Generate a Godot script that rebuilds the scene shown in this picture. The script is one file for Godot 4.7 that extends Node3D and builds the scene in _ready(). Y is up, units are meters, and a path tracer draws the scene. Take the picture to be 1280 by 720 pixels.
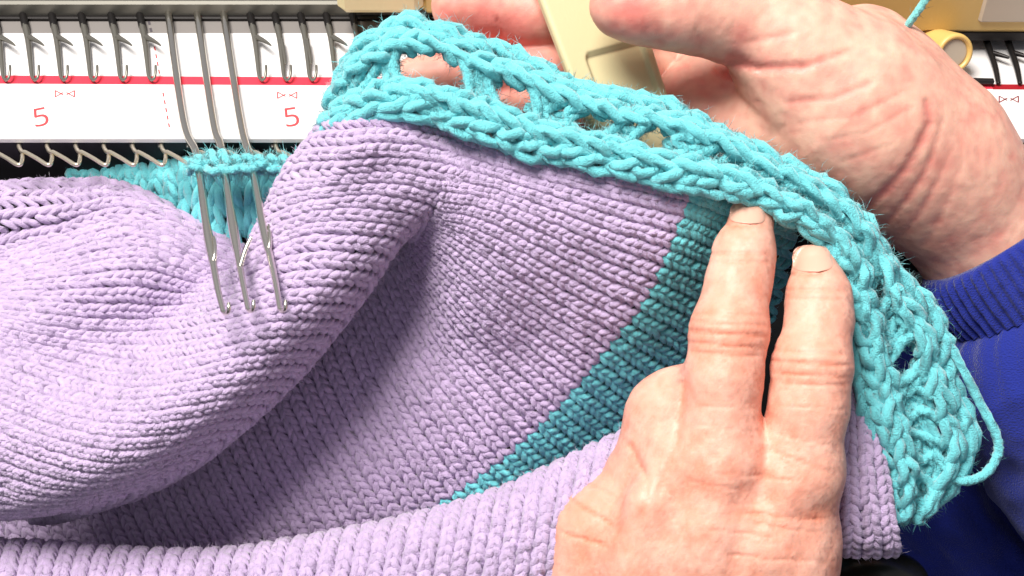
extends Node3D
# A close-up of a knitted blanket held at a knitting machine.
# Everything is laid out in millimetres in a tilted working frame (x right, y up the sloping work, z out of it)
# that TILT turns into the world, y up.

const PX := 4.2          # photo pixels per millimetre on the working plane
const D := 420.0         # camera distance from the working plane, mm
const TILT := 45.0       # the camera looks down by this much
var B := Basis(Vector3.RIGHT, deg_to_rad(-TILT))
var M := {}
var rng := RandomNumberGenerator.new()
var noise := FastNoiseLite.new()
var noise2 := FastNoiseLite.new()

func _ready():
	rng.seed = 7
	noise.seed = 3; noise.frequency = 0.08; noise.fractal_octaves = 3
	noise2.seed = 9; noise2.frequency = 0.35; noise2.fractal_octaves = 2
	set_camera_and_light()
	make_materials()
	build_table()
	build_machine()
	build_carriage()
	build_blanket()
	build_tool()
	build_person()
	build_handle()
	build_loose_yarn()

func set_camera_and_light():
	var cam := Camera3D.new()
	cam.name = "camera"
	cam.fov = rad_to_deg(2.0 * atan(360.0 / PX / D))
	cam.near = 0.02
	cam.far = 20.0
	cam.transform = Transform3D(B, world(Vector3(0, 0, D)))
	add_child(cam)
	cam.current = true
	var we := WorldEnvironment.new()
	we.name = "environment"
	var e := Environment.new()
	e.background_mode = Environment.BG_COLOR
	e.background_color = Color(0.6, 0.6, 0.62)
	e.tonemap_mode = Environment.TONE_MAPPER_LINEAR
	e.tonemap_exposure = 1.0
	e.sdfgi_enabled = true; e.ssao_enabled = true; e.ssil_enabled = true
	we.environment = e
	add_child(we)
	lamp("ceiling_lamp", Vector3(-340, 750, 870), Vector3(0, 0, 0), Vector2(0.62, 0.48), 3.0, Color(1.0, 0.98, 0.95))

func lamp(called, from: Vector3, to: Vector3, size: Vector2, energy: float, color: Color):
	var l := AreaLight3D.new()
	l.name = called
	l.area_size = size
	l.light_energy = energy
	l.light_color = color
	l.shadow_enabled = true
	l.area_range = 6.0
	add_child(l)
	l.look_at_from_position(world(from), world(to), Vector3.UP)

# ---------------------------------------------------------------- frame helpers
func world(p: Vector3) -> Vector3:
	return B * (p * 0.001) + Vector3(0, 0.9, 0)

func P(px: float, py: float, z: float) -> Vector3:
	var k := (D - z) / D / PX
	return Vector3((px - 640.0) * k, (360.0 - py) * k, z)

const BEDK := 44.8
func bed(px: float, py: float, h: float) -> Vector3:      # a point h above the needle bed
	var a := (360.0 - py) / PX
	var z := (BEDK + h * 1.41421 - a) / (1.0 - a / D)
	return P(px, py, z)

func bf(x: float, d: float, h: float) -> Vector3:         # bed axes: along, away from the knitter, up
	return Vector3(x, BEDK + 0.70711 * (d + h), 0.70711 * (h - d))

func numbered(called: String) -> String:
	return called

func thing(called: String, label: String, category: String, base: Vector3, group := "") -> Node3D:
	var o := Node3D.new()
	o.name = called
	add_child(o, true)
	o.transform = Transform3D(B, world(base))
	o.set_meta("label", label)
	o.set_meta("category", category)
	if group != "": o.set_meta("group", group)
	o.set_meta("_base", base)
	return o

func origin_of(o: Node) -> Vector3:
	var s := Vector3.ZERO
	while o != self and o != null:
		if o.has_meta("_base"): s += o.get_meta("_base")
		o = o.get_parent()
	return s

# ---------------------------------------------------------------- mesh builder
class MB:
	var v := PackedVector3Array()
	var n := PackedVector3Array()
	var c := PackedColorArray()
	var i := PackedInt32Array()
	func vert(p: Vector3, nn: Vector3, col := Color.WHITE) -> int:
		v.append(p); n.append(nn); c.append(col)
		return v.size() - 1
	func tri(a: int, b: int, d: int):                       # given anticlockwise seen from outside
		i.append(a); i.append(d); i.append(b)
	func quad(a: Vector3, b: Vector3, cc: Vector3, d: Vector3, col := Color.WHITE):
		var nn := (b - a).cross(d - a).normalized()
		var k := vert(a, nn, col); vert(b, nn, col); vert(cc, nn, col); vert(d, nn, col)
		tri(k, k + 1, k + 2); tri(k, k + 2, k + 3)
	func tube(pts: PackedVector3Array, rad: PackedFloat32Array, sides: int, col: PackedColorArray, caps := true, wool: RandomNumberGenerator = null):
		var m := pts.size()
		if m < 2: return
		var t := (pts[1] - pts[0]).normalized()
		var nn := t.cross(Vector3(0.31, 0.22, 0.92)).normalized()
		if nn.length() < 0.5: nn = t.cross(Vector3.UP).normalized()
		var first := v.size()
		var cs := PackedVector2Array()
		for s in sides: cs.append(Vector2(cos(TAU * s / sides), sin(TAU * s / sides)))
		for k in m:
			var t2: Vector3
			if k == 0: t2 = t
			elif k == m - 1: t2 = (pts[k] - pts[k - 1]).normalized()
			else: t2 = (pts[k + 1] - pts[k - 1]).normalized()
			if t2.length_squared() < 0.5: t2 = t
			nn = (nn - t2 * nn.dot(t2)).normalized()
			if nn.length_squared() < 0.5: nn = t2.cross(Vector3(0.5, 0.7, 0.1)).normalized()
			var b := t2.cross(nn)
			t = t2
			var cl := col[k] if col.size() > k else (col[0] if col.size() else Color.WHITE)
			for s in sides:
				var dir := nn * cs[s].x + b * cs[s].y
				if wool:
					var g := 1.0 + wool.randf_range(-0.09, 0.09)
					v.append(pts[k] + dir * rad[k] * (1.0 + wool.randf_range(-0.1, 0.1)))
					n.append((dir + Vector3(wool.randf_range(-1, 1), wool.randf_range(-1, 1), wool.randf_range(-1, 1)) * 0.33).normalized())
					c.append(Color(cl.r * g, cl.g * g, cl.b * g))
				else:
					v.append(pts[k] + dir * rad[k]); n.append(dir); c.append(cl)
		for k in m - 1:
			var r0 := first + k * sides
			for s in sides:
				var s2 := (s + 1) % sides
				i.append(r0 + s); i.append(r0 + sides + s); i.append(r0 + s2)
				i.append(r0 + s2); i.append(r0 + sides + s); i.append(r0 + sides + s2)
		if caps:
			for e in 2:
				var k := 0 if e == 0 else m - 1
				var dirc := (pts[0] - pts[1]).normalized() if e == 0 else (pts[m - 1] - pts[m - 2]).normalized()
				var ce := vert(pts[k] + dirc * rad[k] * 0.5, dirc, c[first + k * sides])
				for s in sides:
					var a := first + k * sides + s
					var bb := first + k * sides + (s + 1) % sides
					if e == 0: tri(ce, bb, a)
					else: tri(ce, a, bb)
	func grid(pos: Array, col := [], flip := false):        # pos: rows of PackedVector3Array, smooth normals
		var nr := pos.size()
		var nc: int = pos[0].size()
		var first := v.size()
		for r in nr:
			for q in nc:
				var a: Vector3 = pos[mini(r + 1, nr - 1)][q] - pos[maxi(r - 1, 0)][q]
				var b: Vector3 = pos[r][mini(q + 1, nc - 1)] - pos[r][maxi(q - 1, 0)]
				var nn := b.cross(a).normalized()
				if flip: nn = -nn
				vert(pos[r][q], nn, col[r][q] if col.size() else Color.WHITE)
		for r in nr - 1:
			for q in nc - 1:
				var a := first + r * nc + q
				if flip:
					tri(a, a + nc, a + nc + 1); tri(a, a + nc + 1, a + 1)
				else:
					tri(a, a + 1, a + nc + 1); tri(a, a + nc + 1, a + nc)

func commit(mb: MB, called: String, mat: Material, parent: Node) -> MeshInstance3D:
	var base := origin_of(parent)
	var vv := PackedVector3Array()
	vv.resize(mb.v.size())
	for k in mb.v.size(): vv[k] = (mb.v[k] - base) * 0.001
	var arr := []
	arr.resize(Mesh.ARRAY_MAX)
	arr[Mesh.ARRAY_VERTEX] = vv
	arr[Mesh.ARRAY_NORMAL] = mb.n
	arr[Mesh.ARRAY_COLOR] = mb.c
	arr[Mesh.ARRAY_INDEX] = mb.i
	var am := ArrayMesh.new()
	am.add_surface_from_arrays(Mesh.PRIMITIVE_TRIANGLES, arr)
	am.surface_set_material(0, mat)
	var o := MeshInstance3D.new()
	o.name = called
	o.mesh = am
	parent.add_child(o, true)
	return o

func alone(mb: MB, called: String, label: String, category: String, mat: Material, base: Vector3, kind := "") -> MeshInstance3D:
	var vv := MeshInstance3D.new()
	vv.set_meta("_base", base)
	vv.name = called
	add_child(vv, true)
	vv.transform = Transform3D(B, world(base))
	var tmp := commit(mb, "x", mat, vv)
	vv.mesh = tmp.mesh
	vv.remove_child(tmp)
	tmp.free()
	vv.set_meta("label", label)
	if category != "": vv.set_meta("category", category)
	if kind != "": vv.set_meta("kind", kind)
	return vv

# a bevelled box in the axes of f (a function of three numbers)
func bevel_box(mb: MB, f: Callable, lo: Vector3, hi: Vector3, bev: float, col := Color.WHITE):
	var c := (lo + hi) * 0.5
	var h := (hi - lo) * 0.5
	bev = minf(bev, minf(h.x, minf(h.y, h.z)) * 0.95)
	var faces := [[0, 1, 2], [1, 2, 0], [2, 0, 1]]
	for fa in faces:
		for s in [-1.0, 1.0]:
			var pts := []
			for q in [[-1.0, -1.0], [1.0, -1.0], [1.0, 1.0], [-1.0, 1.0]]:
				var p := Vector3.ZERO
				p[fa[0]] = s * h[fa[0]]
				p[fa[1]] = q[0] * (h[fa[1]] - bev)
				p[fa[2]] = q[1] * (h[fa[2]] - bev)
				p += c
				pts.append(f.call(p.x, p.y, p.z))
			face_out(mb, pts, f.call(c.x, c.y, c.z), col)
	for fa in faces:                                         # edges
		for s in [-1.0, 1.0]:
			for t in [-1.0, 1.0]:
				var pts := []
				for q in [[0, -1.0], [0, 1.0], [1, 1.0], [1, -1.0]]:
					var p := Vector3.ZERO
					p[fa[0]] = q[1] * (h[fa[0]] - bev)
					p[fa[1]] = s * (h[fa[1]] - (bev if q[0] == 1 else 0.0))
					p[fa[2]] = t * (h[fa[2]] - (0.0 if q[0] == 1 else bev))
					p += c
					pts.append(f.call(p.x, p.y, p.z))
				face_out(mb, pts, f.call(c.x, c.y, c.z), col)
	for a in [-1.0, 1.0]:
		for b in [-1.0, 1.0]:
			for d in [-1.0, 1.0]:
				var pts := []
				for q in 3:
					var p := Vector3(a * (h.x - bev), b * (h.y - bev), d * (h.z - bev))
					p[q] = [a, b, d][q] * h[q]
					p += c
					pts.append(f.call(p.x, p.y, p.z))
				face_out(mb, pts, f.call(c.x, c.y, c.z), col)

func face_out(mb: MB, pts: Array, centre: Vector3, col: Color):
	var mid := Vector3.ZERO
	for p in pts: mid += p
	mid /= pts.size()
	var nn: Vector3 = (pts[1] - pts[0]).cross(pts[2] - pts[0]).normalized()
	if nn.dot(mid - centre) < 0: pts.reverse(); nn = -nn
	var k := mb.v.size()
	for p in pts: mb.vert(p, nn, col)
	for q in range(1, pts.size() - 1): mb.tri(k, k + q, k + q + 1)

func xyz_(x: float, y: float, z: float) -> Vector3: return Vector3(x, y, z)

# a smooth line through points
func smooth(pts: Array, per: int) -> PackedVector3Array:
	var out := PackedVector3Array()
	var m := pts.size()
	for k in m - 1:
		var a: Vector3 = pts[maxi(k - 1, 0)]
		var b: Vector3 = pts[k]
		var c: Vector3 = pts[k + 1]
		var d: Vector3 = pts[mini(k + 2, m - 1)]
		for q in per:
			out.append(b.cubic_interpolate(c, a, d, float(q) / per))
	out.append(pts[m - 1])
	return out

func wire(mb: MB, pts: Array, r: float, per := 6, sides := 8, r_end := -1.0, col := Color.WHITE):
	var sp := smooth(pts, per)
	var rr := PackedFloat32Array()
	for k in sp.size(): rr.append(lerpf(r, r_end if r_end > 0 else r, float(k) / (sp.size() - 1)))
	mb.tube(sp, rr, sides, PackedColorArray([col]))

# ---------------------------------------------------------------- materials
func mat(albedo: Color, rough := 0.6, metal := 0.0) -> StandardMaterial3D:
	var m := StandardMaterial3D.new()
	m.albedo_color = albedo
	m.roughness = rough
	m.metallic = metal
	return m

func noise_tex(freq: float, size := 512, cell := false, oct := 4) -> NoiseTexture2D:
	var n := FastNoiseLite.new()
	n.noise_type = FastNoiseLite.TYPE_CELLULAR if cell else FastNoiseLite.TYPE_SIMPLEX_SMOOTH
	n.frequency = freq
	n.fractal_octaves = oct
	n.seed = 5
	var t := NoiseTexture2D.new()
	t.width = size; t.height = size
	t.seamless = true
	t.noise = n
	return t

func bumped(m: StandardMaterial3D, t: Texture2D, cm: float, scale: float):
	m.heightmap_enabled = true
	m.heightmap_texture = t
	m.heightmap_scale = cm
	m.uv1_triplanar = true
	m.uv1_scale = Vector3.ONE * scale
	return m

func make_materials():
	var fine := noise_tex(0.04)
	var yarn := mat(Color.WHITE, 0.95)
	yarn.vertex_color_use_as_albedo = true
	yarn.rim_enabled = true; yarn.rim = 0.9; yarn.rim_tint = 0.6
	yarn.metallic_specular = 0.2
	bumped(yarn, fine, 0.035, 80.0)
	M.yarn = yarn
	var skin := mat(Color.WHITE, 0.5)
	skin.vertex_color_use_as_albedo = true
	skin.metallic_specular = 0.45
	skin.subsurf_scatter_enabled = true; skin.subsurf_scatter_strength = 0.12
	bumped(skin, noise_tex(0.05, 512, true, 3), 0.004, 70.0)
	M.skin = skin
	var nail := mat(Color(0.86, 0.67, 0.59), 0.27)
	nail.clearcoat_enabled = true; nail.clearcoat = 0.4
	M.nail = nail
	M.steel = mat(Color(0.88, 0.86, 0.82), 0.25, 1.0)
	M.peg = mat(Color(0.86, 0.82, 0.74), 0.3, 0.85)
	M.rail = mat(Color(0.5, 0.49, 0.46), 0.4, 0.7)
	M.dark_steel = mat(Color(0.16, 0.15, 0.15), 0.4, 0.6)
	M.plate = bumped(mat(Color(0.88, 0.87, 0.87), 0.35), fine, 0.004, 20.0)
	M.plate_print = mat(Color(0.9, 0.2, 0.28), 0.5)
	M.pale_print = mat(Color(0.86, 0.26, 0.28), 0.5)
	M.grey_print = mat(Color(0.3, 0.28, 0.3), 0.5)
	M.black = mat(Color(0.03, 0.03, 0.035), 0.5)
	M.cream = bumped(mat(Color(0.86, 0.8, 0.62), 0.4), fine, 0.004, 25.0)
	M.tan = bumped(mat(Color(0.78, 0.66, 0.4), 0.4), fine, 0.004, 25.0)
	M.knob = mat(Color(0.86, 0.71, 0.42), 0.38)
	M.tool = bumped(mat(Color(0.81, 0.77, 0.61), 0.38), fine, 0.003, 30.0)
	M.label_grey = mat(Color(0.72, 0.67, 0.6), 0.5)
	var sl := mat(Color.WHITE, 0.9)
	sl.vertex_color_use_as_albedo = true
	sl.rim_enabled = true; sl.rim = 0.4; sl.rim_tint = 0.8
	bumped(sl, noise_tex(0.09, 512), 0.05, 30.0)
	M.sleeve = sl
	M.olive = mat(Color(0.11, 0.11, 0.07), 0.25)
	M.table = bumped(mat(Color(0.1, 0.08, 0.08), 0.6), fine, 0.02, 6.0)

# ---------------------------------------------------------------- table
func build_table():
	var mb := MB.new()
	bevel_box(mb, bf, Vector3(-900, -700, -190), Vector3(900, 500, -165), 2.0)
	alone(mb, "table_top", "dark table top under the knitting machine and the blanket", "", M.table, bf(0, 0, -165), "structure")

# ---------------------------------------------------------------- knitting machine
func flat_strip(mb: MB, a: Vector2, b: Vector2, w: float, h: float):   # a printed bar on the bed between two bed-plane points given in pixels of the layout
	var p := bed(a.x, a.y, h + (0.1 if a.y < 45.0 else 0.0))
	var q := bed(b.x, b.y, h + (0.1 if b.y < 45.0 else 0.0))
	var up := Vector3(0, 0.70711, 0.70711)
	var side := (q - p).cross(up).normalized() * w * 0.5
	mb.quad(p + side, q + side, q - side, p - side)
	var k := mb.n.size()
	for s in range(k - 4, k): mb.n[s] = up

func build_machine():
	var t := thing("knitting_machine", "knitting machine needle bed with white number plate and steel latch needles", "knitting machine", bf(0, 0, -30))
	var mb := MB.new()
	bevel_box(mb, bf, Vector3(-260, 0, -2.5), Vector3(260, 64, 0), 0.6)
	var plate := commit(mb, "number_plate", M.plate, t)
	mb = MB.new()
	bevel_box(mb, bf, Vector3(-260, 3, -60), Vector3(260, 120, -3), 1.0)
	commit(mb, "bed_body", M.black, t)
	mb = MB.new()
	bevel_box(mb, bf, Vector3(-260, 61.5, -2), Vector3(260, 85, 6.5), 0.8)
	commit(mb, "top_rail", M.rail, t)
	mb = MB.new()
	bevel_box(mb, bf, Vector3(-260, 60, 0.0), Vector3(260, 64.4, 1.6), 0.4)
	commit(mb, "slot_strip", M.dark_steel, t)
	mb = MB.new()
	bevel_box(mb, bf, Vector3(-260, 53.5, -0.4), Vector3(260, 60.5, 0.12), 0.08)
	commit(mb, "painted_shade_strip", mat(Color(0.52, 0.5, 0.49), 0.5, 0.2), t)  # grey band paints the soft shade across the top of the plate
	# print on the plate
	mb = MB.new()
	flat_strip(mb, Vector2(-60, 99), Vector2(1240, 106), 4.2, 0.06)
	commit(mb, "red_line", M.plate_print, plate)
	mb = MB.new()
	flat_strip(mb, Vector2(1240, 108.4), Vector2(1340, 109), 2.6, 0.09)
	commit(mb, "red_line", mat(Color(0.6, 0.06, 0.12), 0.5), plate)
	for x in [[51, 146], [364.5, 146]]:
		var tm := TextMesh.new()
		tm.text = "5"
		var sf := SystemFont.new(); sf.font_names = PackedStringArray(["Droid Sans"])
		tm.font = sf
		tm.font_size = 64
		tm.depth = 0.0
		tm.pixel_size = 0.00001
		tm.curve_step = 1.0
		tm.material = M.pale_print
		var o := MeshInstance3D.new()
		o.name = "printed_digit"
		o.mesh = tm
		plate.add_child(o, true)
		var ab := tm.get_aabb()
		var hgt := 9.3 / 1000.0
		var s := hgt / maxf(ab.size.y, 1e-6)
		var upv := (bed(x[0] - 4, x[1] - 20, 0) - bed(x[0], x[1], 0)).normalized()
		var nv := Vector3(0, 0.70711, 0.70711)
		var xv := upv.cross(nv).normalized()
		var cen := bed(x[0], x[1], 0.1) - origin_of(plate)
		o.transform = Transform3D(Basis(xv, nv.cross(xv), nv).scaled_local(Vector3(s * 0.74, s, s)), cen * 0.001) * Transform3D(Basis(), -ab.get_center())
	for q in [[81, 117, M.pale_print], [359, 119, M.pale_print], [1261, 124, mat(Color(0.5, 0.1, 0.14), 0.5)]]:
		mb = MB.new()
		for e in [[-12, -4, -12, 4], [12, -4, 12, 4], [-12, -4, -2, 1.5], [-12, 4, -2, -1.5], [12, -4, 2, 1.5], [12, 4, 2, -1.5]]:
			flat_strip(mb, Vector2(q[0] + e[0], q[1] + e[1]), Vector2(q[0] + e[2], q[1] + e[3]), 0.36, 0.08)
		commit(mb, "printed_bow_mark", q[2], plate)
	mb = MB.new()
	for k in 3: flat_strip(mb, Vector2(183.5 + 2.2 * k, 17 + 9 * k), Vector2(185 + 2.2 * k, 22 + 9 * k), 0.8, 0.08)
	commit(mb, "dashed_line", M.grey_print, plate)
	mb = MB.new()
	for k in 11:
		var y := 58.0 + 9.6 * k
		if absf(y - 101) < 8: continue
		var x := 193.0 + (y - 58.0) * 0.185
		flat_strip(mb, Vector2(x, y), Vector2(x + 1.0, y + 5), 0.42, 0.08)
	commit(mb, "dashed_line", M.pale_print, plate)
	# faint needle ticks
	mb = MB.new()
	for k in 12:
		var x := 12.0 + k * 36.5
		flat_strip(mb, Vector2(x + 4, 134), Vector2(x + 6.5, 150), 0.22, 0.07)
	commit(mb, "tick_marks", mat(Color(0.72, 0.72, 0.74), 0.5), plate)

	# needles at rest
	var tops := [-8.0, 28.0, 64.0, 101.0, 138.0, 174.0, 312.0, 343.0, 375.0, 407.0, 440.0]
	for k in tops.size():
		var x: float = tops[k]
		parked_needle(t, x, k != 7 and k != 8)
	for x in [1231.0, 1258.0]:
		mb = MB.new()
		wire(mb, [bed(x - 6, 20, 2.5), bed(x, 45, 2.5), bed(x + 12, 80, 2.2), bed(x + 17, 104, 1.2)], 1.3, 4, 8, 0.7)
		wire(mb, [bed(x + 9, 66, 2.5), bed(x + 20, 69, 3.0), bed(x + 30, 72, 3.2)], 0.9, 3, 6, 0.5)
		commit(mb, "needle", M.dark_steel, t)
	mb = MB.new()
	wire(mb, [bed(1150, 99, 1.5), bed(1200, 101, 1.5), bed(1241, 102, 1.5)], 1.1, 3, 8)
	commit(mb, "steel_rod", M.dark_steel, t)

	# the three needles pushed out
	long_needle(t, [[209, 8], [229, 150], [246, 195], [257, 274], [265, 320], [272, 360], [279, 389]], 0)
	long_needle(t, [[245, 8], [266, 150], [276, 184], [287, 255], [295, 305], [302, 345], [310, 386]], 1)
	long_needle(t, [[278, 8], [300, 150], [313, 199], [324, 255], [334, 305], [343, 345], [350, 386]], 2)

	# gate pegs along the front edge
	var px := [-5.0, 32.0, 67.0, 103.0, 138.0, 174.0, 210.0, 252.0, 287.0, 320.0, 353.0, 388.0]
	for x in px:
		mb = MB.new()
		wire(mb, [bed(x - 8, 176, -5.0), bed(x - 8, 184, -2.5), bed(x - 4, 190, -0.6), bed(x, 190.5, 0.4), bed(x + 14, 198, 1.0), bed(x + 26, 205.5, 1.2), bed(x + 31, 205, 1.2), bed(x + 33, 199, 0.8), bed(x + 33, 194, -0.8)], 0.64, 5, 8)
		commit(mb, "gate_peg", M.peg, t)
	for k in 12:
		var x := 23.0 + k * 35.3
		mb = MB.new()
		wire(mb, [bed(x - 2, 172, -3.2), bed(x - 1, 177, -3.2), bed(x, 184, -3.6)], 0.75, 3, 8, 0.5)
		commit(mb, "sinker_post", mat(Color(0.45, 0.44, 0.43), 0.4, 0.8), t)

func parked_needle(t: Node, x: float, open: bool):
	var dx := 12.0
	var mb := MB.new()
	wire(mb, [bed(x - 4, 2, 1.6), bed(x, 16, 1.6), bed(x + 4, 34, 1.6)], 1.25, 3, 8)
	var o := commit(mb, "needle_stem", M.dark_steel, t)
	o.name = "needle_stem"
	mb = MB.new()
	wire(mb, [bed(x + 3.5, 32, 1.7), bed(x + 6, 44, 1.8), bed(x + 8, 58, 1.8), bed(x + 10, 76, 1.5), bed(x + dx - 0.5, 92, 1.2), bed(x + dx + 0.5, 97.5, 1.2)], 1.15, 4, 8, 0.55)
	wire(mb, [bed(x + dx + 0.5, 97.5, 1.2), bed(x + dx + 3.5, 100, 1.3), bed(x + dx + 7, 97, 2.0), bed(x + dx + 8.5, 89, 3.0), bed(x + dx + 8.5, 82, 3.4)], 0.55, 5, 8, 0.4)
	var nd := commit(mb, "needle", M.rail, t)
	if open:
		mb = MB.new()
		wire(mb, [bed(x + 9, 47, 2.4), bed(x + 16, 50, 3.6), bed(x + 23, 54, 4.4), bed(x + 27, 57, 4.6)], 1.0, 4, 8, 0.22)
		commit(mb, "latch", M.rail, nd)
	else:
		mb = MB.new()
		wire(mb, [bed(x + 9, 50, 2.6), bed(x + 12, 65, 3.0), bed(x + 14, 80, 3.0)], 0.7, 4, 8, 0.3)
		commit(mb, "latch", M.rail, nd)

func long_needle(t: Node, a: Array, which: int):
	var pts := []
	for q in a: pts.append(bed(q[0], q[1], 2.2))
	var sp := smooth(pts, 8)
	var rr := PackedFloat32Array()
	for k in sp.size():
		var f := float(k) / (sp.size() - 1)
		rr.append(1.15 if f < 0.5 else (1.15 + 0.25 * sin((f - 0.5) / 0.2 * PI) if f < 0.7 else lerpf(1.0, 0.72, (f - 0.7) / 0.3)))
	var mb := MB.new()
	mb.tube(sp, rr, 10, PackedColorArray([Color.WHITE]))
	var e: Array = a[a.size() - 1]
	wire(mb, [bed(e[0], e[1], 2.2), bed(e[0] + 2.5, e[1] + 2.5, 2.6), bed(e[0] + 6, e[1] + 1, 3.6), bed(e[0] + 7, e[1] - 4, 4.8), bed(e[0] + 7, e[1] - 10, 5.2)], 0.72, 5, 8, 0.5)
	var nd := commit(mb, "needle", M.steel, t)
	nd.set_meta("label", "long latch needle pushed out over the lilac knitting")
	mb = MB.new()
	if which == 1:
		wire(mb, [bed(301, 332, 2.6), bed(305, 318, 3.6), bed(310, 305, 4.8), bed(314, 297, 5.6)], 0.8, 4, 8, 0.45)
	else:
		var q: Array = a[4]
		wire(mb, [bed(q[0] + 1.5, q[1] + 8, 2.4), bed(q[0] + 3.5, q[1] - 2, 3.2), bed(q[0] + 3.5, q[1] - 14, 3.4), bed(q[0] + 2, q[1] - 24, 3.2)], 0.8, 4, 8, 0.4)
	commit(mb, "latch", M.steel, nd)

# ---------------------------------------------------------------- carriage
func build_carriage():
	var t := thing("carriage", "cream plastic carriage with round yellow knob on the knitting machine", "carriage", bf(60, 60, 12))
	var mb := MB.new()
	bevel_box(mb, bf, Vector3(-55, 46.5, 11), Vector3(-28, 110, 26), 2.6)
	commit(mb, "front_guard", M.cream, t)
	mb = MB.new()
	bevel_box(mb, bf, Vector3(-29, 50, 9), Vector3(40, 110, 24), 2.0)
	commit(mb, "body", M.tan, t)
	mb = MB.new()
	bevel_box(mb, bf, Vector3(38, 41, 8), Vector3(220, 110, 26), 2.0)
	commit(mb, "wing", M.tan, t)
	mb = MB.new()
	bevel_box(mb, bf, Vector3(145, 40.0, 13), Vector3(215, 60, 26.4), 0.8)
	commit(mb, "end_plate", M.label_grey, t)
	mb = MB.new()
	bevel_box(mb, bf, Vector3(38, 42.5, 4.5), Vector3(220, 90, 8.2), 0.5)
	commit(mb, "wing_underside", M.dark_steel, t)
	# knob: a lathed cup whose open end faces the knitter
	var c := P(1194, 67, -14)
	var ax := (c - P(1150, 50, -34)).normalized()
	var u := ax.cross(Vector3.UP).normalized()
	var w := ax.cross(u)
	mb = MB.new()
	var prof := [[-26, 5.4], [-12, 5.5], [-1.0, 6.2], [0.0, 6.0], [0.4, 5.4], [0.2, 4.7], [-0.9, 4.5], [-0.9, 0.01]]
	var rows := []
	for q in prof:
		var row := PackedVector3Array()
		for s in 33:
			var an := TAU * s / 32.0
			row.append(c + ax * q[0] + (u * cos(an) + w * sin(an)) * q[1])
		rows.append(row)
	mb.grid(rows, [], true)
	commit(mb, "knob", M.knob, t)
	mb = MB.new()
	rows = []
	for q in [[-0.75, 4.3], [-0.6, 3.9], [-0.6, 0.01]]:
		var row := PackedVector3Array()
		for s in 33:
			var an := TAU * s / 32.0
			row.append(c + ax * q[0] + (u * cos(an) + w * sin(an)) * q[1])
		rows.append(row)
	mb.grid(rows, [], true)
	commit(mb, "knob_cap", M.label_grey, t)

# ---------------------------------------------------------------- knitting
class Net:
	var p := []                # rows (across the wales) of arrays of Vector3 (along the wales)
	var nr := 0
	var nc := 0
	var cu := PackedFloat32Array()
	var cv := PackedFloat32Array()
	var sign := 1.0
	var normal := Vector3.ZERO
	func set_up(rows: Array, flip := false):
		p = rows; nr = rows.size(); nc = rows[0].size()
		sign = -1.0 if flip else 1.0
		cu.append(0.0)
		for c in nc - 1:
			var s := 0.0
			for r in nr: s += rows[r][c].distance_to(rows[r][c + 1])
			cu.append(cu[c] + s / nr)
		cv.append(0.0)
		for r in nr - 1:
			var s := 0.0
			for c in nc: s += rows[r][c].distance_to(rows[r + 1][c])
			cv.append(cv[r] + s / nc)
	func index_of(cum: PackedFloat32Array, x: float) -> float:
		var m := cum.size()
		if x <= 0.0: return x / maxf(cum[1], 0.001)
		for k in range(1, m):
			if x <= cum[k]: return k - 1 + (x - cum[k - 1]) / maxf(cum[k] - cum[k - 1], 0.001)
		return m - 1 + (x - cum[m - 1]) / maxf(cum[m - 1] - cum[m - 2], 0.001)
	func wts(t: float) -> Array:
		var t2 := t * t
		var t3 := t2 * t
		return [[-0.5 * t3 + t2 - 0.5 * t, 1.5 * t3 - 2.5 * t2 + 1.0, -1.5 * t3 + 2.0 * t2 + 0.5 * t, 0.5 * t3 - 0.5 * t2],
			[-1.5 * t2 + 2.0 * t - 0.5, 4.5 * t2 - 5.0 * t, -4.5 * t2 + 4.0 * t + 0.5, 1.5 * t2 - t]]
	func at(du: float, dv: float) -> Vector3:       # millimetres along and across
		var fu := clampf(index_of(cu, du), 0.0, nc - 1.0)
		var fv := clampf(index_of(cv, dv), 0.0, nr - 1.0)
		var iu := mini(int(fu), nc - 2)
		var iv := mini(int(fv), nr - 2)
		var wu := wts(fu - iu)
		var wv := wts(fv - iv)
		var pos := Vector3.ZERO
		var gu := Vector3.ZERO
		var gv := Vector3.ZERO
		for a in 4:
			var row: Array = p[clampi(iv - 1 + a, 0, nr - 1)]
			var q := Vector3.ZERO
			var dq := Vector3.ZERO
			for b in 4:
				var x: Vector3 = row[clampi(iu - 1 + b, 0, nc - 1)]
				q += x * wu[0][b]
				dq += x * wu[1][b]
			pos += q * wv[0][a]
			gu += dq * wv[0][a]
			gv += q * wv[1][a]
		normal = gv.cross(gu).normalized() * sign
		return pos

func net_of(rows: Array, flip := false) -> Net:
	var out := []
	for r in rows:
		var line := []
		for k in range(0, r.size(), 3): line.append(P(r[k], r[k + 1], r[k + 2]))
		out.append(line)
	var n := Net.new()
	n.set_up(out, flip)
	return n

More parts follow.
